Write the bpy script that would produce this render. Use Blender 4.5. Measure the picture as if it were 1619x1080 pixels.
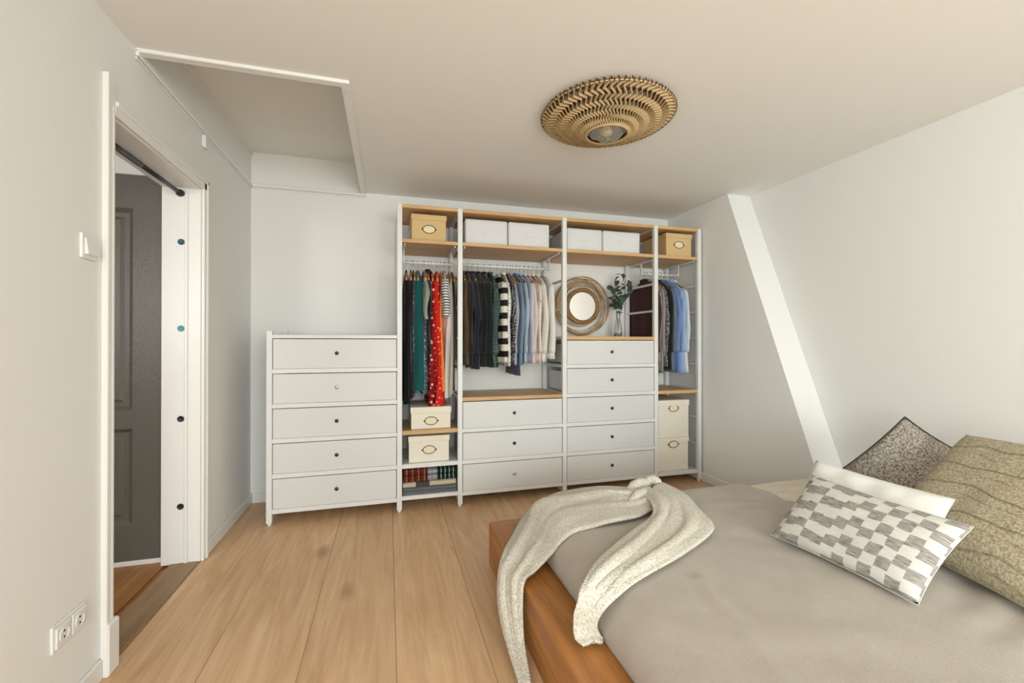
import bpy, bmesh, math, random
from mathutils import Vector, Matrix, noise
R = random.Random(7)
PI = math.pi
for o in list(bpy.data.objects): bpy.data.objects.remove(o)
scene = bpy.context.scene
COL = scene.collection

# ------------------------------------------------------------------ camera
cam_d = bpy.data.cameras.new('camera'); cam = bpy.data.objects.new('camera', cam_d); COL.objects.link(cam)
cam_d.sensor_width = 36; cam_d.lens = 15.255; cam_d.shift_y = -0.001; cam_d.clip_start = .02
cam.location = (0.777, -3.201, 1.216)
cam.rotation_euler = (PI/2 + .004, 0, -0.27753)
scene.camera = cam
# ------------------------------------------------------------------ world, daylight, exposure
w = bpy.data.worlds.new('world'); scene.world = w; w.use_nodes = True
w.node_tree.nodes['Background'].inputs[0].default_value = (.93, .97, 1, 1)
w.node_tree.nodes['Background'].inputs[1].default_value = 1.5
scene.view_settings.view_transform = 'Standard'; scene.view_settings.look = 'None'
scene.view_settings.gamma = 1; scene.view_settings.use_curve_mapping = False
scene.view_settings.exposure = 0.04
def area(name, loc, rot, sx, sy, power, col=(1, 1, 1)):
    l = bpy.data.lights.new(name, 'AREA'); l.shape = 'RECTANGLE'; l.size = sx; l.size_y = sy; l.energy = power; l.color = col
    o = bpy.data.objects.new(name, l); COL.objects.link(o); o.location = loc; o.rotation_euler = rot
    return o
DAY = (.905, .985, .965)
area('window_daylight', (1.72, -7.4, 1.45), (PI/2+.12, 0, 0), 3.1, 1.7, 165, DAY)
area('side_window_daylight', (-.5, -5.0, 1.35), (PI/2, 0, -PI/2), 1.7, 1.6, 75, DAY)
area('hall_window_daylight', (-1.62, -3.55, 1.62), (PI/2, 0, 0), .85, .75, 27, (1, .98, .95))

# ------------------------------------------------------------------ helpers
def S(r, g, b):
    def f(c):
        c /= 255.
        return c/12.92 if c <= .04045 else ((c+.055)/1.055)**2.4
    return (f(r), f(g), f(b), 1)
def setp(o, label=None, cat=None, group=None, kind=None):
    if label: o['label'] = label
    if cat: o['category'] = cat
    if group: o['group'] = group
    if kind: o['kind'] = kind
    return o
def empty(name, loc=(0, 0, 0), rz=0):
    o = bpy.data.objects.new(name, None); COL.objects.link(o); o.location = loc; o.rotation_euler = (0, 0, rz)
    o.empty_display_size = .1
    return o
def mobj(name, me, m=None, parent=None, loc=(0, 0, 0)):
    o = bpy.data.objects.new(name, me); COL.objects.link(o); o.location = loc
    if m is not None and len(me.materials) == 0: me.materials.append(m)
    if parent is not None: o.parent = parent
    return o
class MB:
    def __init__(s): s.bm = bmesh.new()
    def box(s, x0, x1, y0, y1, z0, z1, bev=0, seg=1):
        bm = s.bm; vs = [bm.verts.new((x, y, z)) for x in (x0, x1) for y in (y0, y1) for z in (z0, z1)]
        fs = []
        for q in ((0, 1, 3, 2), (4, 6, 7, 5), (0, 4, 5, 1), (2, 3, 7, 6), (0, 2, 6, 4), (1, 5, 7, 3)):
            fs.append(bm.faces.new([vs[i] for i in q]))
        if bev:
            es = list({e for f in fs for e in f.edges})
            bmesh.ops.bevel(bm, geom=es, offset=bev, segments=seg, affect='EDGES', profile=.5)
        return s
    def prism(s, poly, ax, a, b):
        bm = s.bm
        def mk(p, t):
            c = list(p); c.insert(ax, t); return bm.verts.new(c)
        A = [mk(p, a) for p in poly]; B = [mk(p, b) for p in poly]; n = len(poly)
        bm.faces.new(A); bm.faces.new(B[::-1])
        for i in range(n): bm.faces.new((A[i], B[i], B[(i+1) % n], A[(i+1) % n]))
        return s
    def tube(s, pts, r, n=8, closed=False):
        bm = s.bm; pts = [Vector(p) for p in pts]; N = len(pts); rings = []
        rr = r if isinstance(r, (list, tuple)) else [r]*N
        up = None
        for i, p in enumerate(pts):
            a = pts[(i-1) % N] if (closed or i > 0) else p
            b = pts[(i+1) % N] if (closed or i < N-1) else p
            t = (b-a).normalized()
            if up is None: up = Vector((0, 0, 1)) if abs(t.z) < .9 else Vector((0, 1, 0))
            u = (up - t*up.dot(t)).normalized(); v = t.cross(u); up = u
            rings.append([bm.verts.new(p + (u*math.cos(2*PI*k/n) + v*math.sin(2*PI*k/n))*rr[i]) for k in range(n)])
        for i in range(N if closed else N-1):
            A, B = rings[i], rings[(i+1) % N]
            for k in range(n): bm.faces.new((A[k], A[(k+1) % n], B[(k+1) % n], B[k]))
        if not closed: bm.faces.new(rings[0][::-1]); bm.faces.new(rings[-1])
        return s
    def lathe(s, prof, n=32, c=(0, 0, 0), ax=2):
        bm = s.bm; rings = []
        def pt(r, h, a):
            if ax == 2: return (c[0]+r*math.cos(a), c[1]+r*math.sin(a), c[2]+h)
            if ax == 1: return (c[0]+r*math.cos(a), c[1]+h, c[2]+r*math.sin(a))
            return (c[0]+h, c[1]+r*math.cos(a), c[2]+r*math.sin(a))
        for r, h in prof:
            rings.append([bm.verts.new(pt(max(r, 1e-5), h, 2*PI*k/n)) for k in range(n)])
        for A, B in zip(rings, rings[1:]):
            for k in range(n): bm.faces.new((A[k], A[(k+1) % n], B[(k+1) % n], B[k]))
        return s
    def grid(s, P, closed_u=False):
        bm = s.bm; V = [[bm.verts.new(p) for p in row] for row in P]
        for i in range(len(V)-1):
            n = len(V[i])
            for j in range(n if closed_u else n-1):
                bm.faces.new((V[i][j], V[i][(j+1) % n], V[i+1][(j+1) % n], V[i+1][j]))
        return V
    def mesh(s, name='m', smooth=False, weld=False):
        if weld: bmesh.ops.remove_doubles(s.bm, verts=s.bm.verts, dist=1e-5)
        bmesh.ops.recalc_face_normals(s.bm, faces=s.bm.faces)
        me = bpy.data.meshes.new(name); s.bm.to_mesh(me); s.bm.free()
        if smooth:
            for p in me.polygons: p.use_smooth = True
        return me
    def build(s, name, m, parent=None, loc=(0, 0, 0), smooth=False, weld=False):
        return mobj(name, s.mesh(name, smooth, weld), m, parent, loc)
def struct(o, label, cat):
    return setp(o, label, cat, kind='structure')

# ------------------------------------------------------------------ materials
def base(name, rough=.6, spec=.4):
    m = bpy.data.materials.new(name); m.use_nodes = True; nt = m.node_tree
    b = nt.nodes['Principled BSDF']; b.inputs['Roughness'].default_value = rough; b.inputs['Specular IOR Level'].default_value = spec
    return m, nt, b
def nd(nt, t, **k):
    n = nt.nodes.new(t)
    for a, v in k.items():
        if a.startswith('i_'):
            n.inputs[a[2:].replace('_', ' ')].default_value = v
        else: setattr(n, a, v)
    return n
def coords(nt, scale=(1, 1, 1), out='Object', rnd=True):
    tc = nd(nt, 'ShaderNodeTexCoord'); mp = nd(nt, 'ShaderNodeMapping'); mp.inputs['Scale'].default_value = scale
    if rnd:
        oi = nd(nt, 'ShaderNodeObjectInfo'); ad = nd(nt, 'ShaderNodeVectorMath', operation='MULTIPLY_ADD')
        nt.links.new(oi.outputs['Random'], ad.inputs[0]); ad.inputs[1].default_value = (7.3, 11.7, 5.1)
        nt.links.new(tc.outputs[out], ad.inputs[2]); nt.links.new(ad.outputs[0], mp.inputs[0])
    else: nt.links.new(tc.outputs[out], mp.inputs[0])
    return mp.outputs[0]
def bump(nt, b, h, strength, dist=.002):
    n = nd(nt, 'ShaderNodeBump'); n.inputs['Strength'].default_value = strength; n.inputs['Distance'].default_value = dist
    nt.links.new(h, n.inputs['Height']); nt.links.new(n.outputs[0], b.inputs['Normal'])
def mixc(nt, fac, a, c, mode='MIX'):
    n = nd(nt, 'ShaderNodeMix', data_type='RGBA', blend_type=mode)
    for k, v in ((0, fac), (6, a), (7, c)):
        if hasattr(v, 'is_output'): nt.links.new(v, n.inputs[k])
        else: n.inputs[k].default_value = v
    return n.outputs[2]
def ramp(nt, f, stops, interp='LINEAR'):
    n = nd(nt, 'ShaderNodeValToRGB'); r = n.color_ramp; r.interpolation = interp
    while len(r.elements) < len(stops): r.elements.new(.5)
    for e, (p, c) in zip(r.elements, stops):
        e.position = p; e.color = c if len(c) == 4 else (*c, 1)
    nt.links.new(f, n.inputs[0]); return n.outputs[0]
def noise_t(nt, co, scale, detail=4, rough=.55, dist=0):
    n = nd(nt, 'ShaderNodeTexNoise'); n.inputs['Scale'].default_value = scale; n.inputs['Detail'].default_value = detail
    n.inputs['Roughness'].default_value = rough; n.inputs['Distortion'].default_value = dist
    nt.links.new(co, n.inputs['Vector']); return n.outputs['Fac']
def math_n(nt, op, a, b=None, c=None):
    n = nd(nt, 'ShaderNodeMath', operation=op)
    for k, v in enumerate((a, b, c)):
        if v is None: continue
        if hasattr(v, 'is_output'): nt.links.new(v, n.inputs[k])
        else: n.inputs[k].default_value = v
    return n.outputs[0]
def paint(name, col, rough=.55, bs=180, bst=.05, spec=.35):
    m, nt, b = base(name, rough, spec); co = coords(nt, rnd=False)
    f = noise_t(nt, co, 1.3, 3)
    nt.links.new(mixc(nt, f, tuple(c*.97 for c in col[:3])+(1,), col), b.inputs['Base Color'])
    bump(nt, b, noise_t(nt, co, bs, 2), bst, .001)
    return m
def wood(name, dark, light, axis=1, sc=1.0, rough=.45, knots=True, spec=.4):
    m, nt, b = base(name, rough, spec)
    s = [7*sc]*3; s[axis] = .9*sc
    co = coords(nt, tuple(s)); s2 = [60*sc]*3; s2[axis] = 2.2*sc; co2 = coords(nt, tuple(s2))
    s3 = [3.1*sc]*3; s3[axis] = 1.5*sc; co3 = coords(nt, tuple(s3))
    n1 = noise_t(nt, co, 1, 5, .62, 2.2); n2 = noise_t(nt, co2, 1, 3, .6)
    mid = tuple((a+c)/2 for a, c in zip(dark, light))
    c = ramp(nt, n1, ((.28, dark), (.5, mid), (.72, light)))
    g = ramp(nt, n2, ((.32, (.72, .70, .68, 1)), (.58, (1, 1, 1, 1))))
    c = mixc(nt, .38, c, g, 'MULTIPLY')
    if knots:
        v = nd(nt, 'ShaderNodeTexVoronoi'); v.inputs['Scale'].default_value = 1.0; nt.links.new(co3, v.inputs['Vector'])
        kf = ramp(nt, v.outputs['Distance'], ((.0, (.42, .36, .33, 1)), (.06, (.62, .57, .53, 1)), (.17, (1, 1, 1, 1))))
        c = mixc(nt, .75, c, kf, 'MULTIPLY')
    oi = nd(nt, 'ShaderNodeObjectInfo')
    tone = ramp(nt, oi.outputs['Random'], ((0, (.9, .9, .9, 1)), (1, (1.0, 1.0, 1.0, 1))))
    c = mixc(nt, 1, c, tone, 'MULTIPLY')
    nt.links.new(c, b.inputs['Base Color']); bump(nt, b, n2, .12, .001)
    return m
def fabric(name, col, col2=None, rough=.9, scale=350, bst=.35, mott=.12, sheen=.2):
    m, nt, b = base(name, rough, .15); co = coords(nt)
    f = noise_t(nt, co, 9, 4); g = noise_t(nt, co, scale, 2)
    c2 = col2 or tuple(c*(1-mott*2) for c in col[:3])+(1,)
    c = mixc(nt, f, c2, col); c = mixc(nt, .35, c, ramp(nt, g, ((.3, (.72, .72, .72, 1)), (.62, (1, 1, 1, 1)))), 'MULTIPLY')
    nt.links.new(c, b.inputs['Base Color']); bump(nt, b, g, bst, .002)
    b.inputs['Sheen Weight'].default_value = sheen
    return m
def sepxyz(nt, co):
    s = nd(nt, 'ShaderNodeSeparateXYZ'); nt.links.new(co, s.inputs[0]); return s.outputs
def stripes(name, cols, period, axis='Z', duty=.5, soft=.02):
    m, nt, b = base(name, .9, .15); o = sepxyz(nt, coords(nt, rnd=False))['XYZ'.index(axis)]
    f = math_n(nt, 'FRACT', math_n(nt, 'MULTIPLY_ADD', o, 1/period, 50))
    c = ramp(nt, f, ((0, cols[0]), (duty, cols[0]), (min(duty+soft, .99), cols[1]), (1, cols[1])))
    g = noise_t(nt, coords(nt), 300, 2)
    c = mixc(nt, .4, c, ramp(nt, g, ((.3, (.7, .7, .7, 1)), (.6, (1, 1, 1, 1)))), 'MULTIPLY')
    nt.links.new(c, b.inputs['Base Color']); bump(nt, b, g, .3, .002); return m
def dots(name, bg, fg, scale, size=.25, bg2=None):
    m, nt, b = base(name, .9, .15); co = coords(nt)
    v = nd(nt, 'ShaderNodeTexVoronoi'); v.inputs['Scale'].default_value = scale; nt.links.new(co, v.inputs['Vector'])
    c = ramp(nt, v.outputs['Distance'], ((0, fg), (size, fg), (size+.06, bg), (1, bg2 or bg)))
    nt.links.new(c, b.inputs['Base Color']); bump(nt, b, noise_t(nt, co, 300, 2), .3, .002); return m
def plaid(name, bg, c1, c2, period, ax1='X', ax2='Z'):
    m, nt, b = base(name, .9, .15); xyz = sepxyz(nt, coords(nt, rnd=False))
    f1 = math_n(nt, 'FRACT', math_n(nt, 'MULTIPLY_ADD', xyz['XYZ'.index(ax1)], 1/period, 50))
    f2 = math_n(nt, 'FRACT', math_n(nt, 'MULTIPLY_ADD', xyz['XYZ'.index(ax2)], 1/period, 50))
    a = ramp(nt, f1, ((0, bg), (.45, bg), (.5, c1), (.62, c1), (.66, bg), (.8, bg), (.83, c2), (.9, c2), (.93, bg)))
    d = ramp(nt, f2, ((0, (1, 1, 1, 1)), (.6, (1, 1, 1, 1)), (.65, (.55, .55, .55, 1)), (.85, (.55, .55, .55, 1)), (.9, (1, 1, 1, 1))))
    c = mixc(nt, .8, a, d, 'MULTIPLY'); nt.links.new(c, b.inputs['Base Color'])
    bump(nt, b, noise_t(nt, coords(nt), 300, 2), .4, .002); return m
def plain(name, col, rough=.4, metal=0, spec=.5, trans=0, ior=1.45):
    m, nt, b = base(name, rough, spec); b.inputs['Base Color'].default_value = col; b.inputs['Metallic'].default_value = metal
    b.inputs['Transmission Weight'].default_value = trans; b.inputs['IOR'].default_value = ior
    return m
WALL = paint('wall_paint', (.84, .835, .815, 1), .75, 120, .06, .25)
CEIL = paint('ceiling_paint', (.88, .868, .84, 1), .8, 120, .05, .2)
PANEL = paint('hatch_paint', (.86, .83, .77, 1), .6)
TRIM = paint('trim_gloss', (.84, .83, .81, 1), .35, 60, .03, .5)
WHITE = paint('wardrobe_white', (.76, .76, .75, 1), .38, 90, .02, .45)
FRONT = paint('drawer_white', (.70, .70, .695, 1), .42, 200, .03, .4)
OAK = wood('floor_oak', S(206, 163, 120), S(236, 200, 160), 1, 1.0, .42)
OAK2 = wood('hall_oak', S(150, 98, 52), S(190, 136, 82), 1, 1.0, .42)
THRES = wood('threshold_oak', S(140, 112, 80), S(172, 144, 108), 1, 1.4, .5, False)
SHELF = wood('shelf_bamboo', S(200, 156, 104), S(226, 188, 138), 0, 1.6, .45, False)
BEDW = wood('bed_oak_y', S(148, 92, 42), S(204, 140, 78), 1, .9, .38)
BEDX = wood('bed_oak_x', S(148, 92, 42), S(204, 140, 78), 0, .9, .38)
HANG = wood('hanger_wood', S(150, 98, 50), S(196, 144, 88), 1, 3, .4, False)
HANGD = wood('hanger_dark', S(96, 56, 32), S(130, 80, 46), 1, 3, .4, False)
STEEL = plain('steel', (.75, .75, .75, 1), .25, 1)
BLACK = plain('black_metal', (.02, .022, .022, 1), .38)
KNOBD = plain('knob_dark', (.015, .015, .015, 1), .25)
KNOBC = plain('knob_chrome', (.6, .6, .6, 1), .2, 1)
PLAST = plain('white_plastic', (.8, .8, .78, 1), .35)
HOLE = plain('dark_hole', (.03, .03, .03, 1), .6)
BOXC = fabric('box_cream', S(240, 233, 219), S(232, 224, 208), .85, 500, .15, .03, 0)
BOXT = fabric('box_tan', S(222, 192, 142), S(212, 180, 130), .85, 500, .15, .03, 0)
BRONZE = plain('dark_bronze', (.05, .035, .025, 1), .4, .6)
CARD = plain('label_card', S(232, 220, 190), .8)
FABW = fabric('white_fabric', (.78, .78, .79, 1), (.70, .70, .72, 1), .85, 260, .15, .04, .1)
def grey_door():
    m, nt, b = base('grey_gloss_paint', .3, .5); co = coords(nt, (60, 60, 22), rnd=False)
    b.inputs['Base Color'].default_value = S(98, 96, 88); bump(nt, b, noise_t(nt, co, 3, 3), .7, .003); return m
GREY = grey_door()
# ------------------------------------------------------------------ room shell
CZ = 2.425; XL = -.225; YB = .5; XR = 3.66; YR = -7.2; ZT = 2.75
fl = MB().box(-2.3, 3.75, YR-.1, .6, -.08, -.012).build('floor', OAK2)
struct(fl, 'light oak wide plank floor of the bedroom', 'floor')
def planks(x0, n, pw, y0, y1, mat, ln, xmin, xmax):
    for k in range(n):
        a = max(x0+k*pw, xmin); b = min(x0+(k+1)*pw, xmax)
        if b-a < .02: continue
        off = (-3.1, .3, -3.6, .18, -2.9, -.265, .25, -3.3, -2.7, .1, -3.0, -2.4)[k % 12]
        cuts = [y1]; c = off+2*ln
        while c > y0:
            if c < y1-.05 and c > y0+.05: cuts.append(c)
            c -= ln
        cuts.append(y0)
        for t, u in zip(cuts, cuts[1:]):
            cx, cy = (a+b)/2, (t+u)/2
            MB().box(a+.0006-cx, b-.0006-cx, u+.0006-cy, t-.0006-cy, -.012, 0, .0015).build('plank', mat, fl, (cx, cy, 0))
planks(.113-.347*1, 12, .347, YR, YB, OAK, 4.2, XL, 3.66)
planks(-2.3, 10, .19, -3.42, -.3, OAK2, 1.9, -2.3, -.365)
MB().box(-.364, XL-.008, -1.9, -.36, -.012, .006, .002).build('threshold', THRES, fl)
MB().box(XL-.008, XL, -1.9, -.36, -.012, .004, .001).build('threshold_strip', THRES, fl)
# left wall with the doorway
DY0, DY1, DZ = -1.222, -.40, 2.075
wl = MB().box(-.41, XL, DY1, YB+.1, 0, ZT).box(-.41, XL, -4.15, DY0, 0, ZT).box(-.41, XL, YR, -5.9, 0, ZT).box(-.41, XL, -5.9, -4.15, 0, .5).box(-.41, XL, -5.9, -4.15, 2.2, ZT).box(-.41, XL, DY0, DY1, DZ, ZT).build('wall_left', WALL)
struct(wl, 'white painted wall with the doorway and light switch', 'wall')
wb = MB().box(-.41, XR+.1, YB, YB+.1, 0, ZT).build('wall_back', WALL); struct(wb, 'white wall behind the wardrobe', 'wall')
wr = MB().box(XR, XR+.1, YR, YB, 0, ZT).build('wall_right', WALL); struct(wr, 'white wall behind the bed head and cushions', 'wall')
wa = MB().prism([(YB, 0), (YB, CZ), (-.283, CZ), (-1.187, 0)], 0, 3.432, XR-.001).build('wall_boxing', WALL)
struct(wa, 'white boxed wall with a slanting bright edge right of the wardrobe', 'wall')
wn = MB()
WX0, WX1, WZ0, WZ1 = .15, 3.3, .1, 2.25
wn.box(-.41, WX0, YR-.15, YR, 0, ZT).box(WX1, XR+.1, YR-.15, YR, 0, ZT).box(WX0, WX1, YR-.15, YR, 0, WZ0).box(WX0, WX1, YR-.15, YR, WZ1, ZT)
wn = wn.build('wall_front', WALL); struct(wn, 'white window wall behind the viewer', 'wall')
ce = MB().box(.583, XR, YR, YB, CZ, CZ+.1).box(XL, .583, YR, -1.03, CZ, CZ+.1)
ce.box(.583, .62, -1.03, YB, CZ+.1, 2.68).box(XL, .62, -1.06, -1.03, CZ+.1, 2.68)
ce = ce.build('ceiling', CEIL); struct(ce, 'flat white ceiling with a recessed hatch', 'ceiling')
MB().box(XL, .62, -1.03, YB, 2.66, 2.70).build('hatch_panel', PANEL, ce)
MB().box(XL, XL+.012, -1.03, YB, 2.635, 2.66).build('hatch_bead', TRIM, ce)
# hatch frame
t = empty('trim_1', (0, 0, CZ)); struct(t, 'white wooden frame around the recessed ceiling hatch', 'trim')
MB().box(XL, .602, -1.07, -1.028, -.014, .02, .003).build('frame_board', TRIM, t)
MB().box(.562, .602, -1.03, YB, -.014, .02, .003).build('frame_board', TRIM, t)
MB().box(.562, .584, -1.03, YB, .02, .10, .002).build('frame_board', TRIM, t)
t = empty('trim_2', (0, 0, CZ)); struct(t, 'thin white moulding under the ceiling hatch along the walls', 'trim')
MB().box(XL, XL+.014, -1.07, YB, -.03, -.004, .004).box(XL, XL+.007, -1.07, YB, -.044, -.032, .002).build('moulding', TRIM, t)
MB().box(XL, .602, YB-.014, YB, -.03, -.004, .004).box(XL, .602, YB-.007, YB, -.044, -.032, .002).build('moulding', TRIM, t)
# baseboards
def bb(name, segs, label):
    m = MB()
    for x0, x1, y0, y1 in segs: m.box(x0, x1, y0, y1, 0, .075, .004)
    struct(m.build(name, TRIM), label, 'baseboard')
bb('baseboard_left', [(XL, XL+.014, -.352, YB)], 'white skirting between the doorway and the corner')
bb('baseboard_near', [(XL, XL+.014, YR, -1.29)], 'white skirting below the wall socket')
bb('baseboard_back', [(XL+.014, 3.418, YB-.014, YB)], 'white skirting along the back wall')
bb('baseboard_right', [(3.418, 3.432, -1.1, YB-.014)], 'white skirting on the wall right of the wardrobe')
# door lining and casing
t = empty('trim_3', (XL, (DY0+DY1)/2, 0)); struct(t, 'white stepped casing around the open doorway', 'trim'); OY = (DY0+DY1)/2
def tb(x0, x1, y0, y1, z0, z1, bev=.003, nm='casing'):
    return MB().box(x0-XL, x1-XL, y0-OY, y1-OY, z0, z1, bev).build(nm, TRIM, t)
tb(-.41, XL, DY1-.012, DY1, 0, DZ, .002, 'jamb'); tb(-.41, XL, DY0, DY0+.012, 0, DZ, .002, 'jamb'); tb(-.41, XL, DY0+.012, DY1-.012, DZ-.012, DZ, .002, 'head_jamb')
tb(XL, XL+.016, DY1-.006, DY1+.04, 0, DZ+.045); tb(XL, XL+.024, DY1+.022, DY1+.042, 0, DZ+.047)
tb(XL, XL+.016, DY0-.060, DY0-.006, 0, 2.2); tb(XL, XL+.021, DY0-.061, DY0-.038, 0, 2.203); tb(XL, XL+.0185, DY0-.026, DY0-.012, 0, DZ+.02)
tb(XL, XL+.016, DY0-.006, DY1+.04, DZ-.006, DZ+.045, .003, 'head_casing'); tb(XL, XL+.024, DY0-.006, DY1+.04, DZ+.028, DZ+.047, .003, 'head_casing')
tb(XL, XL+.03, DY0-.066, DY0+.004, 0, .19, .006, 'plinth_block')
tb(-.30, -.285, DY1-.020, DY1-.012, 0, DZ-.012, .002, 'door_stop')
# hall
hs = MB().box(-2.3, -.41, -.32, -.22, 0, 2.9).box(-2.4, -2.3, -3.52, -.22, 0, 2.9)
hs.box(-2.3, -.41, -3.52, -3.42, 0, 1.25).box(-2.3, -.41, -3.52, -3.42, 2.0, 2.9).box(-2.3, -2.05, -3.52, -3.42, 1.25, 2.0).box(-1.2, -.41, -3.52, -3.42, 1.25, 2.0)
hs = hs.box(-2.3, -.41, -3.52, -.22, 2.72, 2.82).build('wall_hall', WALL); struct(hs, 'white hallway walls seen through the doorway', 'wall')
d = empty('door_1', (-.85, -.325, .03)); struct(d, 'dark grey glossy panelled door in the hallway', 'door')
m = MB(); W = .43; HH = 2.10
ps = [(-.255, -.04), (.04, .255)]; zs = [(.2, .705), (.825, 1.905)]
m.box(-W, -.285, -.035, 0, 0, HH).box(.285, W, -.035, 0, 0, HH).box(-.06, .06, -.035, 0, 0, HH)
for a, b in ((0, .19), (.715, .815), (1.915, HH)):
    m.box(-.285, -.06, -.035, 0, a, b).box(.06, .285, -.035, 0, a, b)
m.build('door_frame', GREY, d)
for sx in (-1, 1):
    for a, b in ((.19, .715), (.815, 1.915)):
        x0, x1 = sorted((sx*.06, sx*.285)); q = MB()
        q.box(x0, x1, -.014, -.002, a, b)
        bm = q.bm
        for i, (ins, dep) in enumerate(((0.0, -.033), (.012, -.020), (.028, -.014))): pass
        P = []
        for ins, dep in ((0, -.036), (.01, -.026), (.022, -.015), (.045, -.015), (.062, -.026)):
            P.append([(x0+ins, dep, a+ins), (x1-ins, dep, a+ins), (x1-ins, dep, b-ins), (x0+ins, dep, b-ins)])
        V = q.grid(P, True); q.bm.faces.new(V[-1])
        q.build('door_panel', GREY, d)
t = empty('trim_4', (-.85, -.32, 0)); struct(t, 'white casing over the grey hallway door', 'trim')
MB().box(-.52, .44, -.02, 0, 2.135, 2.20, .004).build('head_casing', TRIM, t); MB().box(-.52, .44, -.045, 0, 0, .026, .003).build('sill', TRIM, t)
MB().box(-.5, -.435, -.02, 0, .026, 2.135, .004).build('casing', TRIM, t)
# ------------------------------------------------------------------ doorway fittings
b = empty('pull_up_bar', (-.322, (DY0+DY1)/2, 2.035)); setp(b, 'black metal pull-up bar spanning the top of the doorway', 'bar')
hl = (DY1-DY0)/2-.012
MB().tube([(0, -hl+.02, 0), (0, 0.0, 0)], .0135, 16).build('outer_tube', BLACK, b, smooth=True)
MB().tube([(0, -.01, 0), (0, hl-.02, 0)], .0115, 16).build('inner_tube', BLACK, b, smooth=True)
for s in (-1, 1): MB().tube([(0, s*hl, 0), (0, s*(hl-.012), 0), (0, s*(hl-.03), 0)], [.02, .02, .014], 16).build('end_cap', BLACK, b, smooth=True)
for z, c, lb in ((1.767, (45, 88, 98), 'dark teal round screw cap, uppermost on the door jamb'), (1.291, (80, 160, 170), 'light teal round screw cap, second from top on the door jamb'),
                 (.795, (26, 34, 44), 'dark navy round screw cap, third from top on the door jamb'), (.315, (24, 28, 32), 'black round screw cap, lowest on the door jamb')):
    o = MB().lathe([(0, 0), (.0165, 0), (.0165, -.003), (.013, -.005), (.011, -.0035), (0, -.0035)], 24, ax=1).build('screw_cap', plain('cap', S(*c), .35), None, (-.318, DY1-.0125, z), True)
    setp(o, lb, 'cap', 'screw caps on the door jamb')
s = empty('light_switch', (XL, -1.357, 1.545)); setp(s, 'white square light switch on the wall beside the doorway', 'switch')
MB().box(0, .010, -.043, .043, -.043, .043, .004, 2).build('plate', PLAST, s)
k = MB(); k.prism([(.008, -.028), (.020, -.028), (.013, .028), (.008, .028)], 1, -.028, .028); k.build('rocker', PLAST, s)
s = empty('wall_socket', (XL, -1.448, .292)); setp(s, 'white double power socket low on the left wall', 'socket')
MB().box(0, .009, -.078, .078, -.042, .042, .004, 2).build('plate', PLAST, s)
for y in (-.036, .036):
    q = MB().box(.008, .014, y-.033, y+.033, -.033, .033, .003).build('outlet', PLAST, s)
    MB().lathe([(.021, .0135), (.021, .0165), (.019, .0165), (.019, .0145), (0, .0145)], 24, (0, y, 0), 0).build('rim', PLAST, q)
    for dz in (-.0095, .0095): MB().lathe([(.0035, .0143), (.0035, .0156), (0, .0156)], 10, (0, y, dz), 0).build('pin_hole', HOLE, q)
s = empty('wall_sensor', (XL, -.393, 2.345)); setp(s, 'small white plastic sensor on the wall above the doorway', 'sensor')
MB().box(0, .022, -.018, .018, -.035, .03, .006, 3).build('housing', PLAST, s); MB().box(.004, .026, -.012, .012, -.04, -.033, .002).build('cover', PLAST, s)
# ------------------------------------------------------------------ wardrobe
PW = .036; XP = [0, .836, 1.272, 2.108, 2.944, 3.38]
LV = [.09, .3235, .5575, .79, 1.0225, 1.2485]; HT = 2.21; YF = 0.0; YK = .49
def side_frame(par, x, h, tag):
    for nm, y in (('front_post', YF), ('rear_post', YK-.036)):
        m = MB().box(x, x+PW, y, y+.036, .014, h, .004, 2).build(nm, WHITE, par)
        MB().lathe([(0, 0), (.012, 0), (.012, .015), (0, .015)], 12, (x+PW/2, y+.018, 0)).build('glide', PLAST, m)
    zs = [z for z in LV+[1.4825, 1.713, 1.9475, 2.19] if z < h+.02]
    for z in zs: MB().box(x+.006, x+PW-.006, YF+.03, YK-.03, z-.009, z+.009, .003).build('rung', WHITE, par)
    MB().box(x+.006, x+PW-.006, YF+.02, YK-.02, .018, .062, .004).build('foot_rail', WHITE, par)
def shelf(par, i, z, mat, th=.027, nm='shelf', y0=.002):
    return MB().box(XP[i]+PW, XP[i+1], y0, YK, z-th/2, z+th/2, .002).build(nm, mat, par)
def drawer(par, i, z0, z1, knob):
    x0, x1 = XP[i]+PW+.004, XP[i+1]-.004; cx = (x0+x1)/2; hw = (x1-x0)/2
    m = MB().box(-hw, hw, .006, .022, 0, z1-z0-.006, .0015)
    m.box(-hw+.012, -hw+.024, .022, .46, .008, z1-z0-.035).box(hw-.024, hw-.012, .022, .46, .008, z1-z0-.035).box(-hw+.024, hw-.024, .022, .46, .008, .02).box(-hw+.012, hw-.012, .46, .472, .008, z1-z0-.035)
    d = m.build('drawer', FRONT, par, (cx, 0, z0+.001))
    h = (z1-z0)*.5
    MB().lathe([(0, -.006), (.008, -.006), (.0125, -.003), (.0125, 0.0), (.009, .006)], 20, (0, 0, h), 1).build('knob', knob, d, smooth=True)
ch = empty('chest_of_drawers', (0, 0, 0)); setp(ch, 'low white chest of five drawers left of the open wardrobe', 'chest')
wd = empty('wardrobe', (0, 0, 0)); setp(wd, 'tall open white frame wardrobe with wooden shelves and hanging clothes', 'wardrobe')
side_frame(ch, XP[0], 1.29, 'a')
for i in range(1, 6): side_frame(wd, XP[i], HT, 'b')
for z in LV[:5]: shelf(ch, 0, z, WHITE, .03)
shelf(ch, 0, 1.254, WHITE, .024, 'chest_top', -.001)
tops = [1.242, 1.0225-.015, .79-.015, .5575-.015, .3235-.015]; bots = [1.0225+.015, .79+.015, .5575+.015, .3235+.015, .09+.015]
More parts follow.
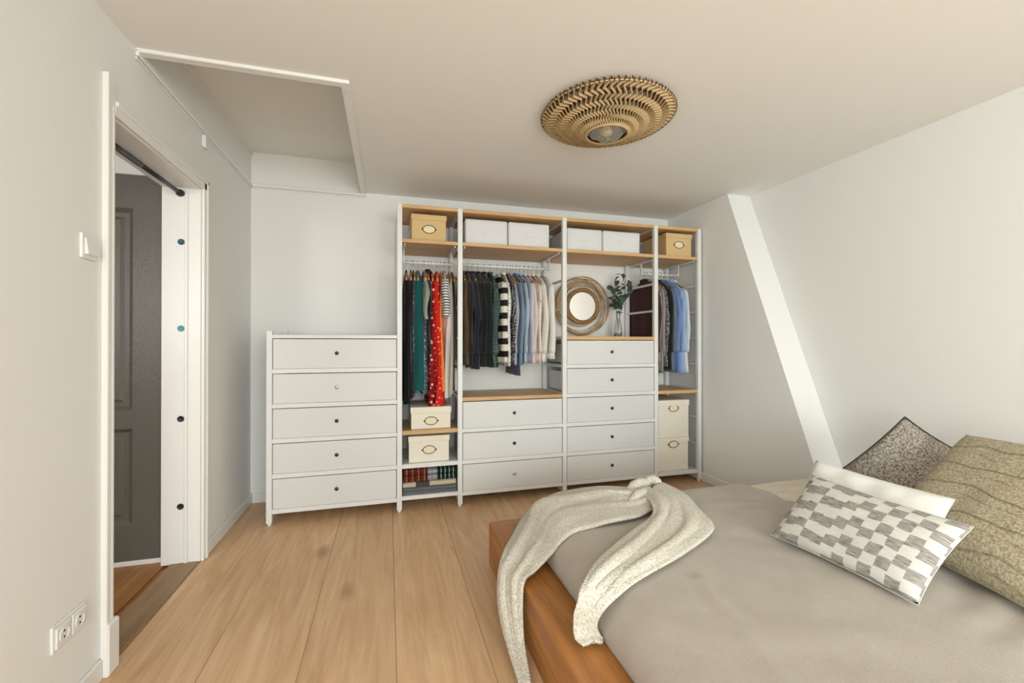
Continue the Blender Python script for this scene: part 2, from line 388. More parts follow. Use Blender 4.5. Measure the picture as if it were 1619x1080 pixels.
for j in range(5): drawer(ch, 0, bots[j], tops[j], KNOBC if j == 1 else KNOBD)
for i in (1, 2, 3, 4):
    shelf(wd, i, 1.9475, SHELF, .026); shelf(wd, i, 2.197, SHELF, .026)
shelf(wd, 1, .5645, SHELF, .03); shelf(wd, 1, .3235, WHITE, .03); shelf(wd, 1, .096, WHITE, .028)
shelf(wd, 2, .79, SHELF, .027)
for z in (.5575, .3235, .09): shelf(wd, 2, z, WHITE, .03)
for j in (2, 3, 4): drawer(wd, 2, bots[j], tops[j], KNOBC if j == 4 else KNOBD)
shelf(wd, 3, 1.2485, SHELF, .027)
for z in LV[:5]: shelf(wd, 3, z, WHITE, .03)
for j in range(5): drawer(wd, 3, bots[j], (1.234 if j == 0 else tops[j]), KNOBD)
shelf(wd, 4, .788, SHELF, .027); shelf(wd, 4, .088, WHITE, .028)
RZ, RY = 1.835, .25
def rail(x0, x1):
    m = MB().tube([(x0, RY, RZ), (x1, RY, RZ)], .0125, 14).build('clothes_rail', WHITE, wd, smooth=True)
    for x in (x0+.006, x1-.006):
        MB().box(x-.004, x+.004, RY-.012, RY+.012, RZ-.014, 1.93, .002).box(x-.005, x+.005, .03, .45, 1.922, 1.934, .002).build('rail_bracket', WHITE, wd)
rail(.885, 1.262); rail(1.322, 2.092); rail(2.968, 3.368)
# ------------------------------------------------------------------ ceiling lamp
lp = empty('ceiling_lamp', (1.885, -1.14, CZ)); setp(lp, 'round woven rattan ceiling lamp with a clear glass centre', 'lamp')
RAT = plain('rattan_light', S(200, 172, 126), .6); RATD = plain('rattan_dark', S(92, 64, 34), .6)
def weave(N, nz, ph, dz, mat, nm, wdt, hgt, r1=.341):
    m = MB(); r0 = .110
    def zz(r): t = (r-r0)/(.341-r0); return -.112+.085*t**.8+dz
    for k in range(N):
        a0 = 2*PI*k/N; L = []
        for j in range(nz+1):
            r = r0+(r1-r0)*(j/nz)**1.35; a = a0+(PI/N)*.92*(1 if (j+ph) % 2 else -1); z = zz(r); hw = wdt/2/r*(.75+.4*(r/r1))
            L.append([(r*math.cos(a-hw), r*math.sin(a-hw), z-hgt), (r*math.cos(a+hw), r*math.sin(a+hw), z-hgt), (r*math.cos(a+hw), r*math.sin(a+hw), z+hgt), (r*math.cos(a-hw), r*math.sin(a-hw), z+hgt)])
        m.grid(L, True)
    o = m.build(nm, mat, lp); o['kind'] = 'stuff'
weave(64, 9, 0, 0, RAT, 'woven_slats', .0042, .006); weave(64, 9, 1, .018, RATD, 'inner_slats', .0045, .006, .335)
rim = MB().tube([(.339*math.cos(2*PI*j/90), .339*math.sin(2*PI*j/90), -.027) for j in range(90)], .0035, 6, True)
rim.build('rim', RAT, lp, smooth=True)
bd_ = MB()
for j in range(96):
    q = 2*PI*j/96; bd_.tube([(.336*math.cos(q), .336*math.sin(q), -.03), (.348*math.cos(q), .348*math.sin(q), -.022)], .0042, 5)
bd_.build('slat_ends', RATD, lp)['kind'] = 'stuff'
MB().tube([(.108*math.cos(2*PI*j/60), .108*math.sin(2*PI*j/60), -.113) for j in range(60)], .006, 8, True).build('opening_ring', RAT, lp, smooth=True)
GL = plain('lamp_glass', (.95, .95, .93, 1), .08, 0, .5, .9)
g = MB()
prof = [(.098, -.075), (.094, -.10), (.078, -.120), (.05, -.133), (.02, -.138), (0, -.138)]
g.lathe(prof, 18)
for i, v in enumerate(g.bm.verts):
    f = 1+.07*math.sin(i*2.4); v.co.x *= f; v.co.y *= f; v.co.z += .006*math.sin(i*1.7)
g.build('glass_bowl', GL, lp)
MB().lathe([(0, 0), (.11, 0), (.11, -.018), (0, -.018)], 40).build('ceiling_rose', PLAST, lp)
MB().lathe([(.016, -.018), (.016, -.05), (.03, -.075), (.028, -.095), (.012, -.108), (0, -.11)], 16).build('bulb', plain('bulb_glass', S(240, 214, 160), .2), lp, smooth=True)
# ------------------------------------------------------------------ storage boxes
def storage_box(x0, x1, y0, y1, z0, h, lid, mat, label, labz=.45):
    cx, cy = (x0+x1)/2, (y0+y1)/2; a, b = (x1-x0)/2, (y1-y0)/2
    o = empty('storage_box', (cx, cy, z0)); setp(o, label, 'box', 'storage boxes with oval label holders')
    MB().box(-a+.005, a-.005, -b+.005, b-.005, 0, h-.004, .003, 2).build('body', mat, o)
    MB().box(-a, a, -b, b, h-lid, h, .003, 2).build('lid', mat, o)
    zc = h*labz; rx, rz = .045, .029
    y = -b+.004 if zc < h-lid-.02 else -b-.001
    pts = [(rx*math.cos(2*PI*k/36)*(1+.0*k), y-.001, zc+rz*math.sin(2*PI*k/36)) for k in range(36)]
    q = MB().tube(pts, .0028, 6, True)
    for s in (-1, 1): q.lathe([(0, -.002), (.006, -.002), (.006, .003), (0, .003)], 10, (s*(rx+.004), y, zc), 1)
    q.build('label_holder', BRONZE, o, smooth=True)
    MB().lathe([(0, 0), (1, 0), (1, .001), (0, .001)], 30, ax=1).build('label_card', CARD, o, (0, y-.0008, zc)).scale = (rx-.001, 1, rz-.001)
storage_box(.936, 1.195, .045, .40, 1.961, .197, .04, BOXT, 'tan storage box on the top shelf, left end of the wardrobe')
storage_box(3.09, 3.355, .045, .40, 1.961, .205, .04, BOXT, 'tan storage box on the top shelf, right end of the wardrobe', .52)
storage_box(.932, 1.228, .03, .42, .5805, .16, .045, BOXC, 'low cream storage box under the dresses on the wooden shelf', .36)
storage_box(.916, 1.216, .03, .42, .3395, .19, .04, BOXC, 'low cream storage box on the white shelf above folded blankets', .46)
storage_box(3.00, 3.316, .04, .44, .1025, .285, .04, BOXC, 'tall cream storage box at the wardrobe bottom right, lower of two', .80)
storage_box(3.005, 3.32, .04, .44, .3885, .325, .05, BOXC, 'tall cream storage box stacked on another, upper of two', .78)
def fabric_box(x0, x1, z0, h, label):
    cx = (x0+x1)/2; a = (x1-x0)/2
    o = empty('fabric_storage_box', (cx, .27, z0)); setp(o, label, 'box', 'white fabric storage boxes on the top shelf')
    m = MB(); n = 10; P = []
    m.box(-a, a, -.22, .2, .0, h, .014, 3)
    bmesh.ops.subdivide_edges(m.bm, edges=[e for e in m.bm.edges if e.calc_length() > .1], cuts=6, use_grid_fill=True)
    for v in m.bm.verts:
        u, w_ = v.co.x/a, (v.co.z/h-.5)*2
        v.co.y += -.008*(1-u*u)*(1-w_*w_)*(1 if v.co.y < 0 else -1) + .004*noise.noise((v.co.x*9, v.co.z*9, x0*10))
    m.build('body', FABW, o, smooth=True)
    MB().box(-a+.012, a-.012, -.222, -.217, h-.022, h-.018).build('seam', FABW, o)
    MB().box(-.03, .03, -.232, -.226, h*.42, h*.56, .002).build('pull_tab', FABW, o)
fabric_box(1.335, 1.668, 1.961, .195, 'white fabric storage box, leftmost of four on the top shelf')
fabric_box(1.675, 2.015, 1.961, .195, 'white fabric storage box, second from left on the top shelf')
fabric_box(2.165, 2.482, 1.961, .186, 'white fabric storage box, third from left on the top shelf')
fabric_box(2.49, 2.838, 1.961, .186, 'white fabric storage box, rightmost of four on the top shelf')
# ------------------------------------------------------------------ folded blankets
def folded(x0, x1, z0, z1, n, mat, label, y0=.02, y1=.42):
    m = MB(); h = (z1-z0)/n; cx = (x0+x1)/2
    for k in range(n):
        P = []
        for i in range(13):
            x = x0+(x1-x0)*i/12-cx; row = []
            for j in range(14):
                a = PI/2+PI*j/13
                row.append((x, y0+h/2+h/2*math.cos(a)*1.2+.006*noise.noise((x*7, k*3.1, 1)), k*h+h/2+h*.49*math.sin(a)+.004*noise.noise((x*9, j*.3, k))))
            for j in range(14):
                a = -PI/2+PI*j/13
                row.append((x, y1-h/2+h/2*math.cos(a), k*h+h/2+h*.49*math.sin(a)))
            P.append(row)
        V = m.grid(P, True); m.bm.faces.new(V[0]); m.bm.faces.new(V[-1][::-1])
    setp(m.build('folded_blanket', mat, None, (cx, 0, z0), True), label, 'blanket', 'folded textiles at the bottom of the wardrobe')
folded(.878, 1.268, .1105, .16, 2, fabric('grey_wool', S(112, 116, 122)), 'grey folded blanket at the bottom of the textile stack')
folded(.878, .97, .161, .20, 1, fabric('cream_wool', S(206, 196, 172)), 'cream folded cloth at the left, under the red plaid blanket')
folded(.972, 1.065, .161, .20, 1, fabric('charcoal_wool', S(82, 78, 72)), 'charcoal folded cloth between two cream cloths')
folded(1.067, 1.262, .161, .20, 1, fabric('cream_wool2', S(210, 198, 172)), 'cream folded cloth at the right, under the green plaid blanket')
folded(.882, 1.05, .201, .296, 2, plaid('red_plaid', S(104, 44, 34), S(176, 110, 84), S(30, 20, 25), .042), 'red plaid folded blanket on the left of the stack', .012)
folded(1.052, 1.125, .201, .29, 2, plaid('grey_plaid', S(150, 150, 155), S(175, 175, 178), S(120, 122, 128), .03), 'light grey folded blanket between red and green plaid')
folded(1.127, 1.262, .201, .29, 2, plaid('green_plaid', S(18, 40, 34), S(180, 186, 180), S(20, 70, 50), .03), 'dark green striped plaid folded blanket on the right')
# ------------------------------------------------------------------ clothes and hangers
def garment_mesh(zt, zh, hw, th, seed, kind):
    """hangs from z=0 (rail height); local y is width, x is thickness"""
    rr = random.Random(seed); m = MB(); n = 30; top = zt; L = top-zh; P = []
    ph = rr.random()*9; nzs = 26; sl = {'shirt': (.055, .13, 1.0), 'dress': (.06, .10, .72), 'knit': (.06, .14, .95)}[kind]
    for i in range(nzs+1):
        t = i/nzs; t = t**1.35; d = L*t; z = top-d
        s = min(1, d/sl[1]); shoulder = sl[0]+(hw*sl[2]-sl[0])*math.sin(s*PI/2)**.9
        if kind == 'dress':
            waist = .78+.22*abs(2*min(1, d/L)-.9); wdt = shoulder if d < sl[1] else hw*(sl[2]+(1.0-sl[2])*min(1, (d-sl[1])/(L-sl[1]))**.8)
        else: wdt = shoulder if d < sl[1] else hw*(sl[2]+.04*(d/L)-.10*math.sin(PI*min(1, (d-sl[1])/(L-sl[1]))))
        tk = th*(.35+.65*min(1, d/(sl[1]*1.3)))*(1+.18*(d/L))
        row = []
        for k in range(n):
            a = 2*PI*k/n; c, sn = math.cos(a), math.sin(a)
            y = wdt*(abs(c)**.75)*(1 if c >= 0 else -1); f = min(1, d/.25)
            x = tk*(abs(sn)**.7)*(1 if sn >= 0 else -1)
            x += f*th*.45*math.sin(y*34+ph+z*1.4)+f*th*.3*math.sin(y*61-ph*2+z*2.2)
            y += f*.010*math.sin(x*90+ph*3+z*3)+.012*f*noise.noise((ph, z*3.5, c))
            zz = z-.03*(1-abs(c))*0 - (.012*noise.noise((y*14, ph, 3)) if i == nzs else 0)
            row.append((x, y, zz))
        P.append(row)
    V = m.grid(P, True); m.bm.faces.new(V[0])
    if kind != 'dress': m.bm.faces.new(V[-1][::-1])
    return m
def sleeve_mesh(zt, zh, hw, th, seed, side):
    rr = random.Random(seed+side*7); m = MB(); P = []; n = 14; ln = min(.56, (zt-zh)-.06); ph = rr.random()*6
    for i in range(17):
        t = i/16; z = zt-.075-t*ln; yc = side*(hw*.80+.035*math.sin(min(1, t*2.2)*PI/2)-.02*t)
        ry = .03+.028*math.sin(min(1, t*3)*PI/2)-.012*t; rx = th*(.7+.35*math.sin(min(1, t*2.5)*PI/2)-.15*t)
        if i >= 15: ry *= 1.06; rx *= 1.05
        row = []
        for k in range(n):
            a = 2*PI*k/n
            row.append((rx*math.cos(a)*(1+.18*math.sin(a*3+ph+t*9))+.006*math.sin(t*7+ph), yc+ry*math.sin(a)*(1+.10*math.sin(a*4+t*11)), z-.01*(abs(math.sin(a)) if i == 0 else 0)))
        P.append(row)
    V = m.grid(P, True); m.bm.faces.new(V[0]); m.bm.faces.new(V[-1][::-1]); return m
def hanger_meshes(dark):
    h = MB(); arc = []
    for i in range(21):
        s = (i-10)/10; arc.append((0, s*.165, -.082-.068*abs(s)**1.5))
    secs = []
    for p in arc:
        hh = .017*(1-.35*abs(p[1])/.2)
        secs.append([(-.006, p[1], p[2]-hh), (.006, p[1], p[2]-hh), (.006, p[1], p[2]+hh), (-.006, p[1], p[2]+hh)])
    V = h.grid(secs, True); h.bm.faces.new(V[0]); h.bm.faces.new(V[-1][::-1])
    k = MB(); pts = [(0, 0, -.062), (0, 0, -.034)] + [(0, .0165*math.sin(a)*1.0, .0165*-math.cos(a)+.0) for a in [x*PI/12 for x in range(1, 20)]]
    pts = [(0, 0, -.066), (0, 0, -.03), (0, .008, -.018)]+[(0, .0165*math.cos(a), .0165*math.sin(a)) for a in [(-40+x*19)*PI/180 for x in range(0, 13)]]
    k.tube(pts, .0022, 6)
    return h.mesh('hanger_bar'), k.mesh('hanger_hook', True)
HM = {}
for dk in (0, 1):
    a, bq = hanger_meshes(dk); a.materials.append(HANGD if dk else HANG); bq.materials.append(STEEL); HM[dk] = (a, bq)
def hang(x, name, cat, mat, hem, th, kind, label, sec, hw=.2, top=1.765, dark=0, sleeves=None, seed=None, dy=0):
    seed = seed or int(x*1000); rot = R.uniform(-.05, .05)
    o = empty('clothes_hanger', (x, RY, RZ), rot)
    setp(o, ('dark' if dark else 'light')+' wooden hanger carrying the '+label[0], 'hanger', 'clothes hangers on the '+sec+' rail')
    a, k = HM[dark]; mobj('hanger_bar', a, None, o); mobj('hook', k, None, o)
    g = empty(name, (x, RY+dy, RZ), rot); setp(g, label[0]+label[1], cat, 'clothes on the '+sec+' rail')
    zt, zh = top-RZ, hem-RZ
    garment_mesh(zt, zh, hw, th, seed, kind).build('body', mat, g, smooth=True)
    if (sleeves if sleeves is not None else kind != 'dress'):
        for s in (-1, 1): sleeve_mesh(zt, zh, hw, th, seed, s).build('sleeve', mat, g, smooth=True)
        if kind == 'shirt':
            MB().tube([(.012*math.sin(t_*PI/9), .05*math.cos(t_*PI/9), zt+.004+.008*abs(math.sin(t_*PI/9))) for t_ in range(18)], .011, 6, True).build('collar', mat, g, smooth=True)
F = fabric
blk = F('black_cloth', S(22, 21, 22), None, .9, 350, .3, .1, .05)
A = 'left'
L1 = ' in the narrow left section'
hang(.908, 'dress', 'dress', blk, .76, .020, 'dress', ('black dress', ', leftmost'+L1), A)
hang(.943, 'dress', 'dress', F('black2', S(28, 27, 30)), .80, .018, 'dress', ('charcoal dress', ' between the leftmost black dress and the teal dress'), A, .19)
hang(.962, 'dress', 'dress', dots('bluegrey_print', S(70, 80, 100), S(196, 196, 200), 70, .3), .835, .013, 'dress', ('blue-grey printed dress', ' squeezed in left of the teal dress'), A, .16)
hang(.995, 'dress', 'dress', F('teal', S(22, 98, 98), S(12, 76, 78)), .86, .044, 'dress', ('plain teal dress', L1), A, .212, sleeves=False)
hang(1.038, 'dress', 'dress', dots('grey_floral', S(96, 100, 120), S(205, 205, 205), 60, .32), .83, .018, 'dress', ('grey floral dress', ' just right of the teal dress'), A, .195)
hang(1.050, 'blouse', 'blouse', F('sage', S(172, 182, 168), S(120, 134, 124)), 1.40, .018, 'knit', ('pale sage ruffled blouse', ' between the teal and red dresses'), A, .205, 1.75)
hang(1.074, 'blouse', 'blouse', F('black3', S(26, 24, 26)), 1.05, .016, 'shirt', ('black blouse', ' just left of the red floral dress'), A, .18)
hang(1.096, 'dress', 'dress', dots('red_floral', S(150, 30, 32), S(230, 206, 188), 30, .26, S(112, 18, 24)), .735, .026, 'dress', ('red dress with cream flowers', L1), A, .205)
hang(1.140, 'dress', 'dress', dots('red_dots', S(206, 44, 32), S(245, 225, 210), 38, .17), .745, .036, 'dress', ('bright red dress with white dots', L1), A, .212, sleeves=False)
hang(1.172, 'dress', 'dress', F('orange', S(240, 150, 76), S(226, 120, 60)), .85, .018, 'dress', ('orange dress', ' just right of the red dotted dress'), A, .208)
hang(1.198, 'top', 'top', stripes('bw_thin', (S(232, 230, 226), S(48, 48, 56)), .020, 'Z', .6), 1.42, .026, 'knit', ('white top with thin dark stripes', L1), A, .21, 1.775)
hang(1.212, 'dress', 'dress', F('cream_lilac', S(226, 214, 206), S(206, 200, 206)), .80, .022, 'dress', ('long pale cream dress', ' below the thin striped top'), A, .20)
hang(1.238, 'dress', 'dress', F('beige', S(204, 192, 176), S(184, 172, 158)), .82, .016, 'dress', ('long beige dress', ' near the right post of the left section'), A, .19)
hang(1.256, 'dress', 'dress', F('black4', S(24, 24, 26)), .85, .010, 'dress', ('slim black dress', ', rightmost'+L1), A, .17)
A = 'middle'; L2 = ' in the wide middle section'
def sh(x, mat, hem, th, lab, kind='shirt', dark=0, name='shirt', hw=.2, top=1.765, sl=None): hang(x, name, name, mat, hem, th, kind, lab, A, hw, top, dark, sl)
sh(1.348, F('ochre', S(104, 78, 44), S(70, 50, 30)), 1.05, .018, ('ochre brown shirt', ', leftmost'+L2))
sh(1.385, F('dkbrown', S(40, 34, 30)), 1.03, .018, ('very dark brown shirt', ' beside the ochre brown shirt'))
sh(1.425, F('navy', S(34, 38, 52)), 1.01, .02, ('dark navy shirt', ' left of the black jacket'))
sh(1.470, F('black5', S(26, 27, 29)), 1.03, .024, ('black jacket', L2), 'shirt', 1, 'jacket', .205)
sh(1.520, F('inkblue', S(26, 34, 40)), 1.03, .030, ('ink blue-black jacket', ' left of the green tweed jacket'), 'shirt', 0, 'jacket', .215)
sh(1.572, plaid('tweed', S(70, 88, 80), S(96, 114, 104), S(48, 62, 56), .03, 'Y', 'Z'), 1.02, .031, ('dark green tweed jacket', L2), 'shirt', 1, 'jacket', .205)
sh(1.632, stripes('bw_wide', (S(226, 222, 210), S(40, 40, 38)), .098, 'Z', .5), 1.06, .030, ('black and white wide striped sweater', L2), 'knit', 1, 'sweater', .215)
sh(1.683, dots('white_dots', S(232, 230, 226), S(40, 40, 44), 60, .22), 1.03, .016, ('white blouse with small black dots', L2), 'shirt', 0, 'blouse', .205)
sh(1.713, dots('bw_print', S(60, 60, 66), S(200, 198, 200), 75, .32), 1.04, .015, ('black blouse with dense white print', L2), 'shirt', 0, 'blouse', .2)
sh(1.742, F('lavgrey', S(178, 180, 196)), 1.04, .016, ('lavender-grey shirt', L2))
sh(1.766, F('denim', S(82, 88, 104), S(60, 66, 84)), .955, .020, ('dark denim shirt', ' hanging lowest in the middle section'), 'shirt', 1, 'shirt', .17)
sh(1.792, F('steelblue', S(130, 152, 172), S(100, 124, 148)), 1.04, .018, ('steel blue shirt', L2), 'shirt', 1)
sh(1.826, F('skyblue', S(176, 192, 212)), 1.05, .018, ('light blue shirt', L2), 'shirt', 1)
sh(1.862, F('lilac', S(206, 206, 218)), 1.05, .019, ('pale lilac shirt', L2), 'shirt', 1)
sh(1.900, F('pink', S(226, 206, 200)), 1.05, .022, ('pale pink blouse', L2), 'shirt', 0, 'blouse')
sh(1.932, dots('pink_dots', S(230, 216, 210), S(160, 110, 110), 60, .2), 1.05, .015, ('pale blouse with tiny pink dots', L2), 'shirt', 0, 'blouse', .19)
sh(1.975, F('ivory', S(228, 224, 212), S(214, 210, 198)), 1.06, .026, ('ivory shirt', ' second from the right in the middle section'), 'shirt', 1, 'shirt', .205)
sh(2.040, F('white_c', S(234, 232, 224), S(220, 218, 210)), 1.085, .026, ('white shirt', ', rightmost'+L2), 'shirt', 1, 'shirt', .205)
A = 'right'; L3 = ' in the narrow right section'
sh(3.003, stripes('brown_cord', (S(84, 62, 62), S(66, 46, 48)), .022, 'Y', .5, .2), 1.02, .018, ('dark brown-purple jacket', ', leftmost'+L3), 'shirt', 1, 'jacket', .215)
sh(3.032, stripes('taupe_stripe', (S(160, 150, 142), S(110, 102, 98)), .02, 'Y', .6, .1), .97, .018, ('taupe striped shirt', L3))
sh(3.068, F('mauve', S(158, 148, 146), S(136, 126, 124)), .95, .020, ('mauve-grey shirt', L3))
sh(3.100, dots('grey_print', S(92, 96, 94), S(196, 196, 188), 70, .3), 1.0, .014, ('grey printed shirt', ' beside the black shirt in the right section'))
sh(3.132, F('black6', S(34, 37, 40)), .98, .018, ('black shirt', L3), dark=1)
sh(3.172, F('greyblue', S(110, 122, 138), S(92, 104, 122)), .965, .022, ('grey-blue denim shirt', L3), dark=1)
sh(3.215, F('midblue', S(122, 150, 196), S(96, 122, 176)), .955, .022, ('mid blue shirt', L3), dark=1)
sh(3.262, F('babyblue', S(160, 184, 220), S(136, 164, 208)), .945, .022, ('light baby blue shirt', L3))
sh(3.305, F('palewhite', S(226, 230, 236)), .945, .016, ('white shirt', ', rightmost'+L3))
# ------------------------------------------------------------------ wreath mirror, vase with eucalyptus
mc = (2.486, .452, 1.545)
mr = empty('round_mirror', (mc[0], mc[1], 1.263)); setp(mr, 'round mirror in a wreath of bent cane hoops leaning on the wall', 'mirror')
MIR = plain('mirror_glass', (.9, .9, .9, 1), .03, 1); CANE = wood('cane', S(176, 138, 92), S(212, 178, 130), 0, 3, .5, False); CANED = wood('cane_dark', S(128, 92, 54), S(160, 120, 76), 0, 3, .5, False)
MB().lathe([(0, -.012), (.128, -.012), (.133, -.008), (.133, .006), (0, .006)], 64, (0, 0, .282), 1).build('mirror_glass', MIR, mr)
MB().tube([(.15*math.cos(2*PI*k/64), -.006, .282+.15*math.sin(2*PI*k/64)) for k in range(64)], .018, 10, True).build('mirror_frame', CANED, mr, smooth=True)
rr = random.Random(3)
for i in range(15):
    rad = .178+.094*((i*.618) % 1); ca, e = rr.random()*2*PI, .277-rad; e = max(.004, min(.055, e))*(.5+.5*rr.random())
    cx, cz = e*math.cos(ca), .282+e*math.sin(ca); p1 = rr.random()*6; am = .007*rr.random()
    pts = [(cx+rad*math.cos(a)*(1+.012*math.sin(2*a+p1)), -.012+am*2*math.sin(3*a+p1)+.02*(rr.random()*0+(i % 5-2)/4), max(.005, cz+rad*math.sin(a)*(1+.012*math.cos(2*a+p1)))) for a in [2*PI*k/72 for k in range(72)]]
    MB().tube(pts, .0032, 6, True).build('cane_hoop', CANE if i % 4 else CANED, mr, smooth=True)
vs = empty('glass_vase', (2.775, .31, 1.263)); setp(vs, 'tall narrow clear glass vase beside the round mirror', 'vase')
VG = plain('vase_glass', (.92, .95, .94, 1), .05, 0, .5, .92)
MB().lathe([(0, .002), (.034, .002), (.037, .008), (.036, .05), (.027, .12), (.018, .165), (.0165, .21), (.021, .222), (.018, .222), (.0135, .21), (.015, .166), (.024, .12), (.033, .05), (.033, .012), (0, .010)], 28).build('body', VG, vs, smooth=True)
eu = empty('eucalyptus_branch', (2.775, .31, 1.277)); setp(eu, 'green eucalyptus branch standing in the glass vase', 'plant')
STEM = plain('stem', S(72, 84, 60), .6); LEAF = fabric('eucalyptus_leaf', S(88, 106, 90), S(54, 72, 58), .6, 80, .1, .1, .05)
lf = MB(); P = []
for i in range(9):
    t = i/8; wv = .019*math.sin(PI*min(1, t*1.02))**.75+.0004; P.append([(s*wv, t*.055, .006*math.sin(t*PI)-.004*abs(s)) for s in (-1, -.5, 0, .5, 1)])
lf.grid(P); LM = lf.mesh('leaf', True); LM.materials.append(LEAF)
rr = random.Random(5)
for tip in ((.04, -.03, .545), (-.085, -.03, .43), (.125, -.02, .46), (-.02, .03, .50)):
    pts = []
    for i in range(9):
        t = i/8; pts.append(Vector((tip[0]*t*t if t > .3 else tip[0]*t*t, tip[1]*t*t, tip[2]*t)))
    MB().tube(pts, [.0028-.0018*i/8 for i in range(9)], 6).build('stem', STEM, eu, smooth=True)
    for i in range(11):
        t = .5+.5*i/10; k = min(7, int(t*8)); q = pts[k].lerp(pts[min(8, k+1)], t*8-k)
        l = mobj('leaf', LM, None, eu, q); s_ = rr.uniform(1.0, 1.45)*(1.1-.35*(t-.5)); l.scale = (s_,)*3
        l.rotation_euler = (rr.uniform(-.3, 1.1), rr.uniform(-.7, .7), rr.uniform(0, 2*PI))
# ------------------------------------------------------------------ bed
bd = empty('bed', (2.4, -1.95, 0)); setp(bd, 'low oak beam bed with a broad foot beam', 'bed')
BX0, BX1, BY0, BY1, BH = 1.31, 3.425, -3.05, -.868, .228
def loc(p): return (p[0]-2.4, p[1]+1.95)
def beam(nm, poly, mat):
    m = MB().prism([loc(p) for p in poly], 2, 0.0, BH)
    bmesh.ops.bevel(m.bm, geom=list(m.bm.edges), offset=.003, segments=1, affect='EDGES')
    m.build(nm, mat, bd)
beam('foot_beam', [(BX0, BY0), (BX0+.20, BY0+.14), (BX0+.20, BY1-.13), (BX0, BY1)], BEDW)
beam('side_beam', [(BX0+.002, BY1), (BX0+.202, BY1-.13), (BX1, BY1-.13), (BX1, BY1)], BEDX)
beam('side_beam', [(BX0+.002, BY0), (BX1, BY0), (BX1, BY0+.14), (BX0+.202, BY0+.14)], BEDX)
beam('head_beam', [(BX1-.06, BY0+.142), (BX1, BY0+.142), (BX1, BY1-.132), (BX1-.06, BY1-.132)], BEDW)
MB().box(BX0+.205-2.4, BX1-.065-2.4, BY0+.145+1.95, BY1-.135+1.95, .10, .13).build('slat_base', BEDX, bd)
def pad(name, x0, x1, y0, y1, z0, z1, r, mat, wr, openx1=False, n=70):
    def prof(a, b, r0, r1):
        out = []
        for k in range(9): an = PI/2*k/8; out.append((a+r0*(1-math.cos(an)), r0*(1-math.sin(an)) if r0 else 0))
        out.insert(0, (a, z1-z0))
        for k in range(1, n): out.append((a+r0+(b-r1-a-r0)*k/n, 0))
        if r1:
            for k in range(9): an = PI/2*(1-k/8); out.append((b-r1*(1-math.cos(an)), r1*(1-math.sin(an))))
            out.append((b, z1-z0))
        else: out.append((b, 0))
        return out
    px, py = prof(x0, x1, r, 0 if openx1 else r), prof(y0, y1, r, r); h = z1-z0; P = []
    for x, dx in px:
        row = []
        for y, dy in py:
            dr = h*(1-(1-dx/h)*(1-dy/h)); c = min(dx, dy, r)*.35
            X = x+(c if x < (x0+x1)/2 else -c); Y = y+(c if y < (y0+y1)/2 else -c)
            z = z1-dr+wr(x, y)*(1-dr/h)
            row.append((X, Y, z))
        P.append(row)
    m = MB(); m.grid(P); return m
def wr0(x, y): return .003*noise.noise((x*3, y*3, 0))
MATT = fabric('cream_sheet', S(226, 216, 198), S(212, 200, 180), .9, 300, .2)
m = pad('mattress', 1.52, 3.36, -2.88, -1.045, .131, .372, .09, MATT, lambda x, y: .006*noise.noise((x*2+y*7, y*2, 2))+(.004*math.sin(y*55+x*12) if x > 2.7 else 0))
setp(m.build('mattress', MATT, None, (0, 0, 0), True), 'mattress in a cream sheet showing beside the cushions', 'mattress')
SPR = fabric('linen_spread', S(192, 183, 172), S(174, 163, 151), .92, 300, .6, .04, .25)
def wr1(x, y):
    v = .009*noise.noise((x*2.2, y*2.2, 4))+.005*noise.noise((x*6+y*4, y*5-x*2, 1))
    e = max(0, (x-2.25)/.55); v += e*.006*math.sin(y*40+6*noise.noise((x*2, y*3, 9)))
    v += .006*math.exp(-((x-1.75-.25*(y+2.2))/.03)**2)*(1 if y < -1.9 else 0)
    return v
m = pad('spread', 1.458, 2.80, -2.95, -1.02, .236, .388, .125, SPR, wr1, True, 90)
o = m.build('bedspread', SPR, None, (0, 0, 0), True); setp(o, 'plain greige linen bedspread covering the mattress', 'bedspread')
sm = o.modifiers.new('s', 'SOLIDIFY'); sm.thickness = .01; sm.offset = -1
